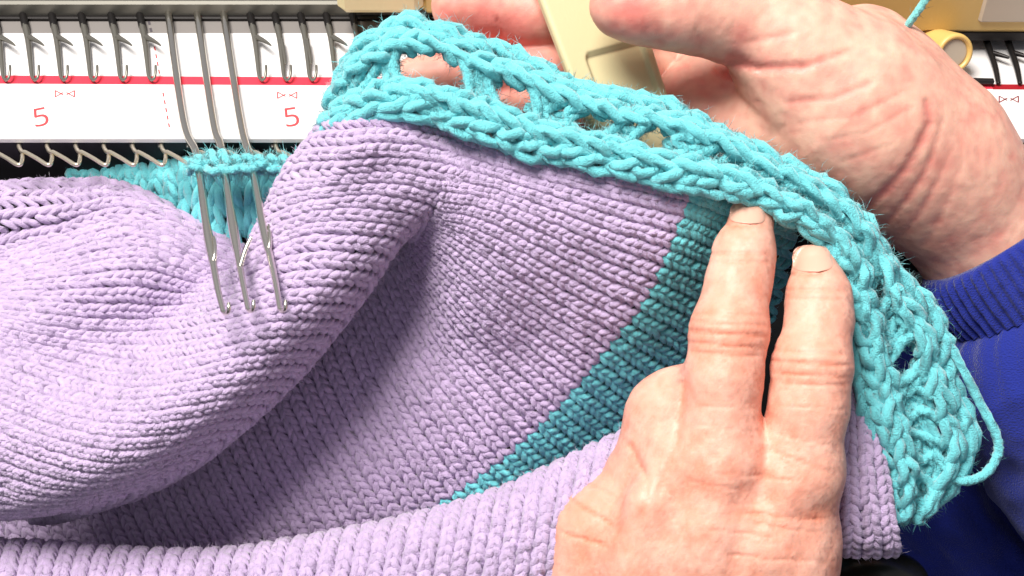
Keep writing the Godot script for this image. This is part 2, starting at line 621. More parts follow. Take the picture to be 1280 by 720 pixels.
# courses k0..k1 of loops over wales w0..w1; sl: stitch length, sw: stitch width
func knit(mb: MB, net: Net, k0: int, k1: int, w0: int, w1: int, sl: float, sw: float, r: float, color: Color, o := {}):
	var seg: int = o.get("seg", 14)
	var amp: float = o.get("amp", 0.86)
	var lean: float = o.get("lean", -0.012)
	var dz: float = o.get("dz", 0.8) * r
	var pair: float = o.get("pair", 0.045)
	var jit: float = o.get("jit", 0.12)
	var fuzz: float = o.get("fuzz", 1.6)
	var sides: int = o.get("sides", 7)
	var voff: float = o.get("voff", 0.0)
	var lift: float = o.get("lift", 0.0)
	var rib: float = o.get("rib", 0.22)
	var warp: float = o.get("warp", 0.25)
	for k in range(k0, k1):
		var pts := PackedVector3Array()
		var rad := PackedFloat32Array()
		var col := PackedColorArray()
		for j in range(w0, w1):
			var ja := rng.randf_range(-jit, jit)
			var jb := rng.randf_range(-jit, jit)
			var jz := rng.randf_range(-jit, jit) * r * 1.5
			var tone := 1.0 + rng.randf_range(-0.05, 0.05)
			for q in seg:
				var t := TAU * q / seg
				var wob := sin(t * 0.5)
				var u := (k + 0.5 + amp * cos(t) + ja * wob) * sl
				var v := (j + t / TAU + lean * sin(2.0 * t) + pair * sin(t) + jb * wob * 0.6) * sw + voff
				var pos := net.at(u, v)
				pos += net.normal * (-dz * cos(2.0 * t) + jz * wob + lift - rib * cos(TAU * (j + t / TAU)))
				pos += Vector3(noise.get_noise_3dv(pos * 2.2), noise.get_noise_3dv(pos * 2.2 + Vector3(90, 0, 0)), noise.get_noise_3dv(pos * 2.2 + Vector3(0, 90, 0))) * warp
				pts.append(pos)
				rad.append(r * (1.0 + 0.16 * noise2.get_noise_3dv(pos * 1.7)))
				var g := tone * (1.0 + 0.10 * noise2.get_noise_3dv(pos * 0.9 + Vector3(50, 0, 0)))
				col.append(Color(color.r * g, color.g * g, color.b * g))
		mb.tube(pts, rad, sides, col, true, rng)
		if fuzz > 0.0: fuzzy(mb, pts, rad, col, fuzz)

# loose fibres standing off a yarn
func fuzzy(mb: MB, pts: PackedVector3Array, rad: PackedFloat32Array, col: PackedColorArray, per_point: float):
	for k in range(1, pts.size() - 1):
		var m := per_point
		while rng.randf() < m:
			m -= 1.0
			var t := (pts[k + 1] - pts[k - 1]).normalized()
			var d := Vector3(rng.randfn(), rng.randfn(), rng.randfn()).normalized()
			var out := (d - t * d.dot(t)).normalized()
			var p0 := pts[k] + out * rad[k] * 0.85 + t * rng.randf_range(-0.6, 0.6)
			var l := rng.randf_range(0.6, 1.6) * (1.0 + 0.25 * minf(per_point, 5.0)) * (1.6 if rng.randf() < 0.12 else 1.0)
			var way := (out * rng.randf_range(0.25, 0.9) + t * rng.randf_range(-1, 1) + d * 0.4).normalized()
			var p1 := p0 + way * l * 0.55
			var p2 := p1 + (way + Vector3(rng.randfn(), rng.randfn(), rng.randfn()) * 0.5).normalized() * l * 0.45
			var side := way.cross(Vector3(0.2, 0.1, 1.0)).normalized() * 0.055
			var c := col[k]
			var a := mb.vert(p0 - side, out, c)
			mb.vert(p0 + side, out, c); mb.vert(p1 - side * 0.8, out, c); mb.vert(p1 + side * 0.8, out, c); mb.vert(p2, out, c)
			mb.tri(a, a + 1, a + 3); mb.tri(a, a + 3, a + 2); mb.tri(a + 2, a + 3, a + 4)

func lin(r: int, g: int, b: int) -> Color:
	return Color(r / 255.0, g / 255.0, b / 255.0).srgb_to_linear()

var LILAC := lin(189, 168, 203)
var TEAL := lin(112, 204, 212)

func build_blanket():
	var t := thing("blanket", "lilac knitted blanket with teal stripe and chunky teal lace edging", "blanket", P(560, 420, 0))
	var SL := 2.6
	var SW := 4.8
	var R := 1.07
	# the bulge over the needles' tips and the part that hangs at the machine
	var bulge := net_of([
		[-40, 232, -8, 80, 226, -6, 165, 236, -4, 345, 320, 0, 395, 168, 24, 440, 147, 38, 495, 149, 40, 556, 160, 36, 600, 178, 37, 640, 196, 37],
		[-40, 262, 6, 80, 254, 7, 176, 252, 3, 345, 325, 2, 368, 202, 27, 432, 182, 44, 495, 178, 43, 557, 190, 38, 600, 208, 37, 640, 226, 36],
		[-40, 326, 5, 60, 300, 8, 172, 276, 8, 335, 340, 5, 345, 240, 24, 415, 218, 42, 490, 213, 41, 556, 224, 39, 596, 238, 36, 630, 262, 30],
		[-40, 362, 13, 70, 348, 17, 176, 335, 16, 262, 356, 9, 305, 335, 28, 375, 295, 38, 445, 290, 40, 500, 296, 30, 474, 318, 13, 430, 330, 0],
		[-50, 386, 18, 50, 398, 24, 140, 406, 18, 220, 404, 15, 285, 392, 33, 350, 372, 42, 405, 366, 41, 449, 370, 26, 425, 395, 5, 390, 408, -2],
		[-70, 416, 24, 20, 438, 25, 105, 462, 27, 175, 474, 34, 240, 465, 41, 300, 450, 43, 352, 440, 38, 393, 441, 24, 370, 465, 4, 335, 477, -4],
		[-100, 450, 28, -20, 480, 34, 50, 508, 38, 118, 526, 42, 180, 528, 45, 238, 518, 44, 290, 505, 38, 333, 502, 23, 310, 525, 3, 275, 537, -4],
		[-150, 484, 30, -80, 512, 35, -10, 542, 40, 55, 566, 43, 118, 580, 44, 175, 575, 41, 225, 560, 35, 271, 552, 22, 250, 575, 2, 215, 584, -5],
		[-200, 530, 30, -130, 556, 34, -70, 580, 37, -5, 603, 38, 50, 616, 38, 105, 613, 36, 155, 602, 32, 205, 593, 21, 185, 612, 2, 155, 620, -5],
		[-240, 585, 26, -170, 602, 29, -110, 617, 30, -60, 629, 30, -10, 637, 29, 35, 637, 28, 75, 632, 25, 112, 628, 18, 95, 642, 2, 65, 648, -5],
		[-280, 630, 8, -210, 638, 8, -150, 643, 7, -100, 646, 6, -50, 648, 5, -10, 646, 4, 30, 642, 3, 60, 638, 1, 50, 645, -3, 35, 650, -8]])
	var nu := int(bulge.cu[bulge.nc - 1] / SL)
	var nv := int(bulge.cv[bulge.nr - 1] / SW)
	var mb := MB.new()
	knit(mb, bulge, 0, nu, 0, nv, SL, SW, R, LILAC)
	commit(mb, "lilac_bulge", M.yarn, t)

	# the hollow between the bulge and the lower fold, up to and past the teal stripe
	var rows := [
		[555, 158, 36, 625, 190, 38, 700, 205, 40, 780, 222, 42, 860, 237, 42, 900, 250, 40, 950, 268, 38, 1000, 285, 34],
		[555, 222, 39, 620, 234, 38, 690, 258, 39, 762, 284, 39, 832, 306, 38, 880, 325, 28, 930, 350, 16, 980, 370, 6],
		[548, 262, 34, 600, 277, 36, 660, 305, 35, 730, 340, 32, 800, 372, 30, 855, 400, 17, 905, 425, 3, 950, 450, -8],
		[530, 280, 22, 575, 312, 29, 628, 352, 29, 690, 392, 24, 755, 430, 21, 805, 465, 9, 850, 495, -5, 895, 525, -16],
		[515, 300, 6, 552, 347, 17, 598, 397, 20, 652, 442, 15, 708, 488, 12, 755, 525, 1, 800, 560, -11, 840, 590, -22],
		[490, 310, -6, 520, 372, 1, 555, 437, 5, 602, 493, 7, 652, 545, 4, 695, 585, -6, 735, 620, -16, 770, 650, -26],
		[450, 335, -14, 480, 407, -8, 512, 472, 0, 553, 533, 1, 595, 592, -2, 635, 635, -8, 670, 670, -14, 700, 700, -18],
		[405, 370, -18, 432, 445, -12, 462, 512, -7, 498, 572, -4, 537, 630, -7, 575, 672, -13, 605, 710, -17, 635, 740, -20]]
	for k in range(1, 9):
		var r := []
		for c in 8:
			r.append_array([rows[7][c * 3] - 62.0 * k, rows[7][c * 3 + 1] + minf(38.0 * k, 60.0 + 25.0 * k), rows[7][c * 3 + 2] - 3.0 * k])
		rows.append(r)
	var hollow := net_of(rows)
	nu = int(hollow.cu[7] / SL)
	nv = int(hollow.cv[hollow.nr - 1] / SW)
	var kb := int(round(hollow.cu[4] / SL))
	mb = MB.new()
	knit(mb, hollow, 0, kb, 0, nv, SL, SW, R, LILAC)
	commit(mb, "lilac_hollow", M.yarn, t)
	mb = MB.new()
	knit(mb, hollow, kb, nu, 0, mini(nv, 34), SL, SW, R, TEAL)
	commit(mb, "teal_stripe", M.yarn, t)

	# the fold along the bottom
	var fx := [-80.0, 40.0, 160.0, 280.0, 400.0, 500.0, 600.0, 690.0, 780.0, 860.0, 930.0]
	var fy := [678.0, 681.0, 690.0, 690.0, 671.0, 650.0, 622.0, 584.0, 541.0, 512.0, 500.0]
	rows = []
	for k in fx.size():
		var x: float = fx[k]
		var y: float = fy[k]
		var z0 := 6.0 + 2.0 * k
		rows.append([x + 26, y + 60, z0 - 26, x + 16, y + 18, z0 - 14, x + 6, y + 1, z0, x - 3, y + 22, z0 + 11, x - 12, y + 70, z0 + 17, x - 22, y + 130, z0 + 18, x - 30, y + 190, z0 + 12])
	var fold := net_of(rows, true)
	mb = MB.new()
	knit(mb, fold, 0, int(fold.cu[fold.nc - 1] / SL), 0, int(fold.cv[fold.nr - 1] / 5.2), SL, 5.2, 1.3, LILAC, {"lean": 0.0, "rib": 0.42, "pair": 0.075, "jit": 0.07})
	commit(mb, "lilac_fold", M.yarn, t)

	# the corner below the lace
	var corner := net_of([
		[1036, 470, 29, 1034, 560, 35, 1030, 630, 37, 1028, 672, 35, 1028, 690, 29],
		[1062, 475, 31, 1064, 560, 38, 1066, 630, 40, 1068, 672, 38, 1066, 692, 31],
		[1084, 480, 31, 1090, 560, 38, 1098, 630, 40, 1104, 672, 38, 1104, 692, 31],
		[1100, 485, 27, 1112, 560, 33, 1128, 630, 36, 1138, 668, 34, 1138, 688, 27]], true)
	mb = MB.new()
	knit(mb, corner, 0, int(corner.cu[4] / SL), 0, int(corner.cv[3] / 4.6), SL, 4.6, 1.22, LILAC)
	commit(mb, "lilac_corner", M.yarn, t)

	# teal loops that hang at the machine
	var hang := net_of([
		[85, 208, -16, 85, 216, -14, 88, 228, -15, 90, 242, -16],
		[140, 207, -15, 142, 218, -13, 146, 234, -14, 150, 256, -16],
		[205, 204, -12, 205, 218, -9, 205, 245, -9, 205, 290, -12],
		[262, 196, -6, 262, 218, -3, 262, 262, -2, 262, 330, -4],
		[320, 198, -6, 322, 218, -3, 325, 262, -2, 328, 330, -4],
		[390, 198, -6, 390, 220, -3, 390, 262, -3, 390, 330, -5]], true)
	mb = MB.new()
	knit(mb, hang, 0, int(hang.cu[3] / 4.0), 0, int(hang.cv[5] / 5.4), 4.0, 5.4, 1.4, TEAL, {"jit": 0.22})
	for k in 9:
		var x := 244.0 + 15.0 * k
		var a := rng.randf_range(-4, 4)
		mb_loop(mb, [bed(x - 8, 214 + a, -2), bed(x - 3, 205, 2.5), bed(x + 3 + a * 0.5, 197 - 7 * (1 if k == 1 or k == 2 else 0), 4.5), bed(x + 9, 199 + a * 0.6, 4.5), bed(x + 14, 207, 2.5), bed(x + 20, 215, -1)], 1.15, 5.0)
	for k in 3:
		var strand := []
		for q in 12: strand.append(bed(238 + q * 13, 205 + 3.0 * k + rng.randf_range(-4, 4), rng.randf_range(1.5, 4.5)))
		mb_loop(mb, strand, 1.15, 5.0)
	commit(mb, "teal_live_loops", M.yarn, t)
	build_lace(t)

func mb_loop(mb: MB, pts: Array, r: float, fuzz := 1.0, color := Color.TRANSPARENT):
	var base := TEAL if color.a == 0.0 else color
	var sp := smooth(pts, 8)
	var rr := PackedFloat32Array()
	var cc := PackedColorArray()
	for k in sp.size():
		rr.append(r * (1.0 + 0.18 * noise2.get_noise_3dv(sp[k] * 1.5)))
		var g := 1.0 + 0.1 * noise2.get_noise_3dv(sp[k])
		cc.append(Color(base.r * g, base.g * g, base.b * g))
	mb.tube(sp, rr, 8, cc, true, rng)
	fuzzy(mb, sp, rr, cc, fuzz)

func build_lace(t: Node):
	var inner := [400, 172, 26, 450, 152, 38, 520, 152, 42, 590, 172, 42, 650, 194, 42, 720, 208, 43, 790, 222, 45, 860, 238, 46, 920, 246, 46, 975, 266, 45, 1020, 300, 43, 1058, 345, 40, 1066, 410, 38, 1072, 480, 36, 1082, 545, 35, 1096, 610, 33, 1116, 660, 30]
	var outer := [415, 128, 22, 448, 62, 32, 510, 26, 34, 575, 42, 34, 640, 66, 34, 706, 98, 35, 768, 118, 36, 835, 132, 37, 905, 166, 38, 970, 198, 38, 1040, 238, 37, 1090, 288, 35, 1128, 345, 33, 1170, 392, 32, 1192, 470, 30, 1214, 560, 28, 1150, 655, 26]
	var rows := []
	for f in [0.0, 0.25, 0.5, 0.75, 1.0]:
		var r := []
		for k in range(0, inner.size(), 3):
			var hump := 4.0 * absf(sin(TAU * f)) + 0.8 * sin(PI * f)
			r.append_array([lerpf(inner[k], outer[k], f), lerpf(inner[k + 1], outer[k + 1], f), lerpf(inner[k + 2], outer[k + 2], f) + hump])
		rows.append(r)
	var net := net_of(rows, true)
	var lu := net.cu[net.nc - 1]
	var lv := net.cv[4]
	var sl := 6.2
	var sw := lv / 5.5
	var n := int(lu / sl)
	var o := {"jit": 0.32, "fuzz": 7.0, "seg": 18, "sides": 8, "dz": 1.0, "lean": -0.035, "amp": 0.9, "pair": 0.03, "warp": 1.4, "rib": 0.3}
	var mb := MB.new()
	knit(mb, net, 0, n, 0, 2, sl, sw, 1.5, TEAL, o)
	knit(mb, net, 0, n, 0, 1, sl, sw, 1.4, TEAL, o.merged({"voff": sw * 0.45, "lift": -2.0}, true))
	knit(mb, net, 0, n, 0, 2, sl, sw, 1.5, TEAL, o.merged({"voff": lv - sw * 1.95}, true))
	knit(mb, net, 0, n, 0, 1, sl, sw, 1.4, TEAL, o.merged({"voff": lv - sw * 1.45, "lift": -2.0}, true))
	# the netted middle with its eyelets
	var holes := [[540, 92, 38], [645, 122, 21], [737, 156, 1], [816, 172, -8], [1102, 365, 9], [1132, 450, 11]]
	var gaps := []
	for h in holes:
		var best := 0.0
		var bd := 1e9
		for k in n * 8:
			var c := net.at(k * sl * 0.125, lv * 0.52)
			var q := D / (D - c.z) * PX
			var dd := Vector2(640 + c.x * q - h[0], 360 - c.y * q - h[1]).length()
			if dd < bd: bd = dd; best = k * sl * 0.125
		gaps.append(Vector2(best, h[2] / 4.7))
	for k in n:
		var s := (k + 0.5) * sl
		var free := true
		for g in gaps:
			if absf(s - g.x) < g.y + 3.4: free = false
		if free:
			knit(mb, net, k, k + 1, 0, 1, sl, sw * 1.2, 1.35, TEAL, o.merged({"voff": sw * 2.1, "lift": -1.6}, true))
			if k > n * 0.6:
				knit(mb, net, k, k + 1, 0, 2, sl, sw, 1.35, TEAL, o.merged({"voff": sw * 1.7, "lift": -2.4}, true))
			var a := rng.randf_range(-0.3, 0.3)
			mb_loop(mb, [net.at((k - 0.3) * sl, lv * 0.34), net.at((k + 0.4 + a) * sl, lv * 0.45) + net.normal * 0.2, net.at((k + 0.6 - a) * sl, lv * 0.58) + net.normal * 0.1, net.at((k + 1.3) * sl, lv * 0.68)], 1.4, 6.0)
	for g in gaps:                                    # crossed strands either side of each eyelet
		if g.y < 1.8: continue
		for s in [-1.0, 1.0]:
			var uu: float = g.x + s * (g.y + 2.0)
			mb_loop(mb, [net.at(uu - s * 2.0, lv * 0.30), net.at(uu - s * 0.2, lv * 0.42) + net.normal * 0.9, net.at(uu + s * 0.6, lv * 0.58) + net.normal * 0.9, net.at(uu - s * 1.2, lv * 0.72)], 1.5, 6.0)
			mb_loop(mb, [net.at(uu + s * 2.6, lv * 0.30), net.at(uu + s * 0.9, lv * 0.44) - net.normal * 0.6, net.at(uu + s * 0.3, lv * 0.58) - net.normal * 0.6, net.at(uu + s * 3.0, lv * 0.72)], 1.5, 6.0)
			mb_loop(mb, [net.at(uu + s * 3.4, lv * 0.34), net.at(uu + s * 2.4, lv * 0.5) + net.normal * 0.4, net.at(uu + s * 3.8, lv * 0.68)], 1.45, 6.0)
	commit(mb, "teal_lace_edging", M.yarn, t)
	mb = MB.new()
	var tail := []
	for q in [[1158, 372, 34], [1178, 415, 34], [1200, 455, 34], [1222, 498, 33], [1243, 538, 32], [1248, 562, 32], [1240, 583, 32], [1224, 597, 32], [1203, 601, 32], [1182, 594, 31], [1165, 580, 31]]: tail.append(P(q[0], q[1], q[2]))
	mb_loop(mb, tail, 1.35, 1.6)
	var tl := commit(mb, "yarn_loop", M.yarn, t)
	tl.set_meta("label", "loose teal loop of yarn standing off the lace edge")

func build_loose_yarn():
	var mb := MB.new()
	var pts := []
	for q in [[1175, -40, 20], [1163, -12, 20], [1150, 10, 19], [1136, 30, 17], [1118, 60, 8], [1090, 95, -8]]: pts.append(P(q[0], q[1], q[2]))
	mb_loop(mb, pts, 1.15, 1.0, lin(120, 195, 195))
	alone(mb, "yarn_strand", "single pale teal yarn strand running up behind the wrist past the carriage", "yarn", M.yarn, P(1140, 20, 10))

func build_tool():
	var t := thing("transfer_tool", "flat cream plastic tool handle with recessed panel held under the thumb", "hand tool", P(760, 60, 22))
	# axes of the handle: along it, across it, up from its face
	var a := P(782, 133, 22)
	var b := P(725, -30, 20)
	var l := (b - a).normalized()
	var across := (P(845, 129, 18) - P(722, 112, 26))
	across = (across - l * across.dot(l)).normalized()
	var up := across.cross(l).normalized()
	var f := func(x: float, y: float, z: float) -> Vector3: return a + across * x * (1.0 + 0.0022 * y) + l * y + up * z
	var rows := []
	var back := []
	for q in 91:
		var y := lerpf(-14.0, 60.0, q / 90.0)
		var row := PackedVector3Array()
		var brow := PackedVector3Array()
		for s in 61:
			var e := lerpf(-1.0, 1.0, s / 60.0)
			var x := 13.2 * (e if absf(e) < 0.9 else signf(e) * (0.9 + 0.1 * sin((absf(e) - 0.9) / 0.1 * PI * 0.5)))
			var edge := 1.4 - 1.1 * pow(clampf((absf(e) - 0.9) / 0.1, 0.0, 1.0), 2.0)
			# rounded recess: distance inside a rounded rectangle open towards the near end
			var qx := absf(x - 1.8) - 7.2
			var qy := (y - 19.0) + 3.5
			var dist := Vector2(maxf(qx, 0.0), maxf(qy, 0.0)).length() + minf(maxf(qx, qy), 0.0) - 1.6
			row.append(f.call(x, y, edge - 1.3 * (1.0 - smoothstep(-0.7, 0.3, dist))))
			brow.append(f.call(x, y, -1.6 + 0.4 * pow(absf(e), 8.0)))
		rows.append(row); back.append(brow)
	var mb := MB.new()
	mb.grid(rows, [], across.cross(l).dot(up) < 0)
	var under := []
	for k in rows.size():
		under.append(PackedVector3Array([rows[k][0], back[k][0]]))
	mb.grid(under, [], true)
	under = []
	for k in rows.size():
		under.append(PackedVector3Array([rows[k][60], back[k][60]]))
	mb.grid(under)
	mb.grid(back, [], true)
	commit(mb, "grip", M.tool, t)
	mb = MB.new()
	bevel_box(mb, f, Vector3(-6, -40, -1.2), Vector3(8, -13.5, 0.4), 0.4)
	commit(mb, "tongue", M.tool, t)

func build_handle():
	var mb := MB.new()
	var rows := []
	var c := P(1088, 728, 10)
	for a in 25:
		var row := PackedVector3Array()
		var th := PI * a / 24.0
		for s in 41:
			var ph := TAU * s / 40.0
			row.append(c + Vector3(sin(th) * cos(ph) * 17.0, sin(th) * sin(ph) * 10.5, cos(th) * 12.0))
		rows.append(row)
	mb.grid(rows, [], false)
	alone(mb, "rounded_handle", "dark olive glossy rounded handle under the blanket's lilac corner", "handle", M.olive, c)

# ---------------------------------------------------------------- person: hands modelled as one skin over tapered bones
class Body:
	var a := PackedVector3Array()
	var b := PackedVector3Array()
	var ra := PackedFloat32Array()
	var rb := PackedFloat32Array()
	var g := PackedInt32Array()
	var ks := PackedFloat32Array()        # blend within each group
	var k_join := 5.0                     # blend of the fingers into the palm
	var k_fingers := 1.2
	var crease := []                      # [a, b, width, depth]
	var noise: FastNoiseLite
	var rough := 0.25
	var fine := 0.1
	var grain := Vector2(1.1, 3.2)         # fine lines: stretch along x and y
	func bone(p: Vector3, q: Vector3, r: float, s: float, group: int):
		a.append(p); b.append(q); ra.append(r); rb.append(s); g.append(group)
		while ks.size() <= group: ks.append(3.0)
	func cap(i: int, p: Vector3) -> float:
		var ba := b[i] - a[i]
		var pa := p - a[i]
		var h := clampf(pa.dot(ba) / maxf(ba.length_squared(), 1e-6), 0.0, 1.0)
		return (pa - ba * h).length() - lerpf(ra[i], rb[i], h)
	func smin(x: float, y: float, k: float) -> float:
		if x > 1e8: return y
		if y > 1e8: return x
		var h := maxf(k - absf(x - y), 0.0) / k
		return minf(x, y) - h * h * k * 0.25
	func field(p: Vector3, near: PackedInt32Array) -> float:
		var palm := 1e9
		var fing := 1e9
		var cur := -1
		var acc := 1e9
		for i in near:
			var d := cap(i, p)
			if g[i] == 0:
				palm = smin(palm, d, ks[0])
			else:
				if g[i] != cur:
					if cur > 0: fing = smin(fing, acc, k_fingers)
					acc = 1e9; cur = g[i]
				acc = smin(acc, d, ks[cur])
		if cur > 0: fing = smin(fing, acc, k_fingers)
		return smin(palm, fing, k_join)
	func detail(p: Vector3) -> float:
		var s := rough * noise.get_noise_3dv(p * 0.5) + rough * 1.4 * noise.get_noise_3dv(p * 0.16)
		var fl := noise.get_noise_2d(p.x * grain.x + 0.4 * p.z, p.y * grain.y + 0.6 * p.z)
		s += fine * maxf(0.0, 1.0 - absf(fl) * 5.0)
		for c in crease:
			var pa := Vector2(p.x - c[0].x, p.y - c[0].y)
			var ba := Vector2(c[1].x - c[0].x, c[1].y - c[0].y)
			var h := pa.dot(ba) / ba.length_squared()
			if h < -0.3 or h > 1.3: continue
			var ends := 1.0 - smoothstep(0.35, 0.62, absf(h - 0.5))
			var off := pa - ba * clampf(h, -0.3, 1.3)
			var dist := off.length() + 0.25 * noise.get_noise_2d(p.x * 3.0, p.y * 3.0)
			if dist < c[2] * 3.0: s += c[3] * ends * exp(-dist * dist / (c[2] * c[2]))
		return s
	func skin(mb: MB, cell: float, paint: Callable):
		var lo := Vector3.INF
		var hi := -Vector3.INF
		for i in a.size():
			var m := maxf(ra[i], rb[i]) + 2.0
			lo = lo.min(a[i] - Vector3.ONE * m).min(b[i] - Vector3.ONE * m)
			hi = hi.max(a[i] + Vector3.ONE * m).max(b[i] + Vector3.ONE * m)
		var bs := 6
		var nbx := int(ceil((hi.x - lo.x) / cell / bs))
		var nby := int(ceil((hi.y - lo.y) / cell / bs))
		var nbz := int(ceil((hi.z - lo.z) / cell / bs))
		var nx := nbx * bs + 1
		var ny := nby * bs + 1
		var nz := nbz * bs + 1
		var val := PackedFloat32Array()
		val.resize(nx * ny * nz)
		val.fill(1e9)
		var block := cell * bs
		var blocks := []
		var lists := []
		for bz in nbz:
			for by in nby:
				for bx in nbx:
					var c := lo + Vector3(bx + 0.5, by + 0.5, bz + 0.5) * block
					var ds := PackedFloat32Array()
					var best := 1e9
					for i in a.size():
						var d := cap(i, c)
						ds.append(d)
						best = minf(best, d)
					if best > block * 0.95 + 9.0: continue
					var near := PackedInt32Array()
					for i in a.size():
						if ds[i] < best + block * 1.8 + 12.0: near.append(i)
					var f := field(c, near)
					if absf(f) > block * 0.95 + 2.5: continue
					blocks.append(Vector3i(bx, by, bz) * bs)
					lists.append(near)
					for z in bs + 1:
						for y in bs + 1:
							for x in bs + 1:
								var at := ((bz * bs + z) * ny + by * bs + y) * nx + bx * bs + x
								if val[at] < 1e8: continue
								var p := lo + Vector3(bx * bs + x, by * bs + y, bz * bs + z) * cell
								var w := field(p, near)
								val[at] = w + detail(p) if absf(w) < 3.0 else w
		var index := {}
		var corner := [0, 1, nx, nx + 1, nx * ny, nx * ny + 1, nx * ny + nx, nx * ny + nx + 1]
		var edges := [[0, 1], [2, 3], [4, 5], [6, 7], [0, 2], [1, 3], [4, 6], [5, 7], [0, 4], [1, 5], [2, 6], [3, 7]]
		var first := mb.v.size()
		for q in blocks.size():
			var o: Vector3i = blocks[q]
			var near: PackedInt32Array = lists[q]
			for z in bs:
				for y in bs:
					for x in bs:
						var at := ((o.z + z) * ny + o.y + y) * nx + o.x + x
						var inside := 0
						for k in 8:
							if val[at + corner[k]] < 0.0: inside += 1
						if inside == 0 or inside == 8: continue
						var s := Vector3.ZERO
						var m := 0
						for e in edges:
							var d0 := val[at + corner[e[0]]]
							var d1 := val[at + corner[e[1]]]
							if (d0 < 0.0) == (d1 < 0.0): continue
							var f := d0 / (d0 - d1)
							var p0 := Vector3(e[0] & 1, (e[0] >> 1) & 1, e[0] >> 2)
							var p1 := Vector3(e[1] & 1, (e[1] >> 1) & 1, e[1] >> 2)
							s += p0.lerp(p1, f)
							m += 1
						var p := lo + (Vector3(o.x + x, o.y + y, o.z + z) + s / m) * cell
						var h := 0.3
						var n := Vector3.ZERO
						for dd in [Vector3(1, -1, -1), Vector3(-1, -1, 1), Vector3(-1, 1, -1), Vector3(1, 1, 1)]:
							var pp: Vector3 = p + dd * h
							n += dd * (field(pp, near) + detail(pp))
						index[at] = mb.vert(p, n.normalized(), paint.call(p, detail(p)))
		for q in blocks.size():
			var o: Vector3i = blocks[q]
			for z in bs:
				for y in bs:
					for x in bs:
						var at := ((o.z + z) * ny + o.y + y) * nx + o.x + x
						var d0 := val[at]
						for ax in 3:
							var st: int = [1, nx, nx * ny][ax]
							var s1: int = [nx, nx * ny, 1][ax]
							var s2: int = [nx * ny, 1, nx][ax]
							if at + st >= val.size(): continue
							var d1 := val[at + st]
							if (d0 < 0.0) == (d1 < 0.0): continue
							if not (index.has(at) and index.has(at - s1) and index.has(at - s2) and index.has(at - s1 - s2)): continue
							var v0: int = index[at - s1 - s2]
							var v1: int = index[at - s2]
							var v2: int = index[at]
							var v3: int = index[at - s1]
							if d0 < 0.0:
								mb.tri(v0, v1, v2); mb.tri(v0, v2, v3)
							else:
								mb.tri(v0, v2, v1); mb.tri(v0, v3, v2)

func pxr(r: float, z: float) -> float: return r * (D - z) / D / PX

func chain(body: Body, pts: Array, group: int):
	for k in pts.size() - 1:
		var p: Array = pts[k]
		var q: Array = pts[k + 1]
		body.bone(P(p[0], p[1], p[2]), P(q[0], q[1], q[2]), pxr(p[3], p[2]), pxr(q[3], q[2]), group)

func creases(body: Body, list: Array):
	for c in list:
		body.crease.append([P(c[0], c[1], c[6] if c.size() > 6 else 60.0), P(c[2], c[3], c[6] if c.size() > 6 else 60.0), c[4], c[5]])

func paint_skin(p: Vector3, det: float, base: Color, red: Color, spots: Array) -> Color:
	var w := 0.24 + 0.36 * noise.get_noise_3dv(p * 1.3) + 0.2 * noise2.get_noise_3dv(p * 0.5)
	for s in spots:
		var d: float = p.distance_to(s[0]) / s[1]
		w += s[2] * exp(-d * d)
	w += clampf(det, 0.0, 0.5) * 0.9
	var c := base.lerp(red, clampf(w, 0.0, 1.0))
	var g := 1.0 + 0.06 * noise2.get_noise_3dv(p * 0.8)
	return Color(c.r * g, c.g * g, c.b * g)

func nail_plate(called: String, parent: Node, body: Body, c: Vector3, along: Vector3, out: Vector3, w: float, l: float):
	along = along.normalized()
	var side := along.cross(out).normalized()
	out = side.cross(along).normalized()
	var every := PackedInt32Array(range(body.a.size()))
	var mb := MB.new()
	var rows := []
	for a in 25:
		var row := PackedVector3Array()
		var v := -1.0 + 2.0 * a / 24.0
		for s in 25:
			var u := -1.0 + 2.0 * s / 24.0
			var wid := w * (1.0 - 0.05 * v) * (sqrt(maxf(1.0 - pow(absf(v), 2.6), 0.004)) if v < 0.0 else sqrt(maxf(1.0 - 0.8 * pow(v, 5.0), 0.01)))
			var p := c + side * u * wid + along * (v * l) + out * 7.0
			var gone := 0.0
			for q in 40:
				var d := body.field(p, every)
				if d < 0.03: break
				p -= out * d * 0.8
				gone += d * 0.8
				if gone > 11.0: break
			var e := pow(maxf(absf(u), 0.0), 6.0)
			p += out * lerpf(0.42 + 0.15 * v, 0.02, e * (1.0 - maxf(v, 0.0)))
			row.append(p)
		rows.append(row)
	mb.grid(rows, [], side.cross(along).dot(out) < 0)
	commit(mb, called, M.nail, parent)

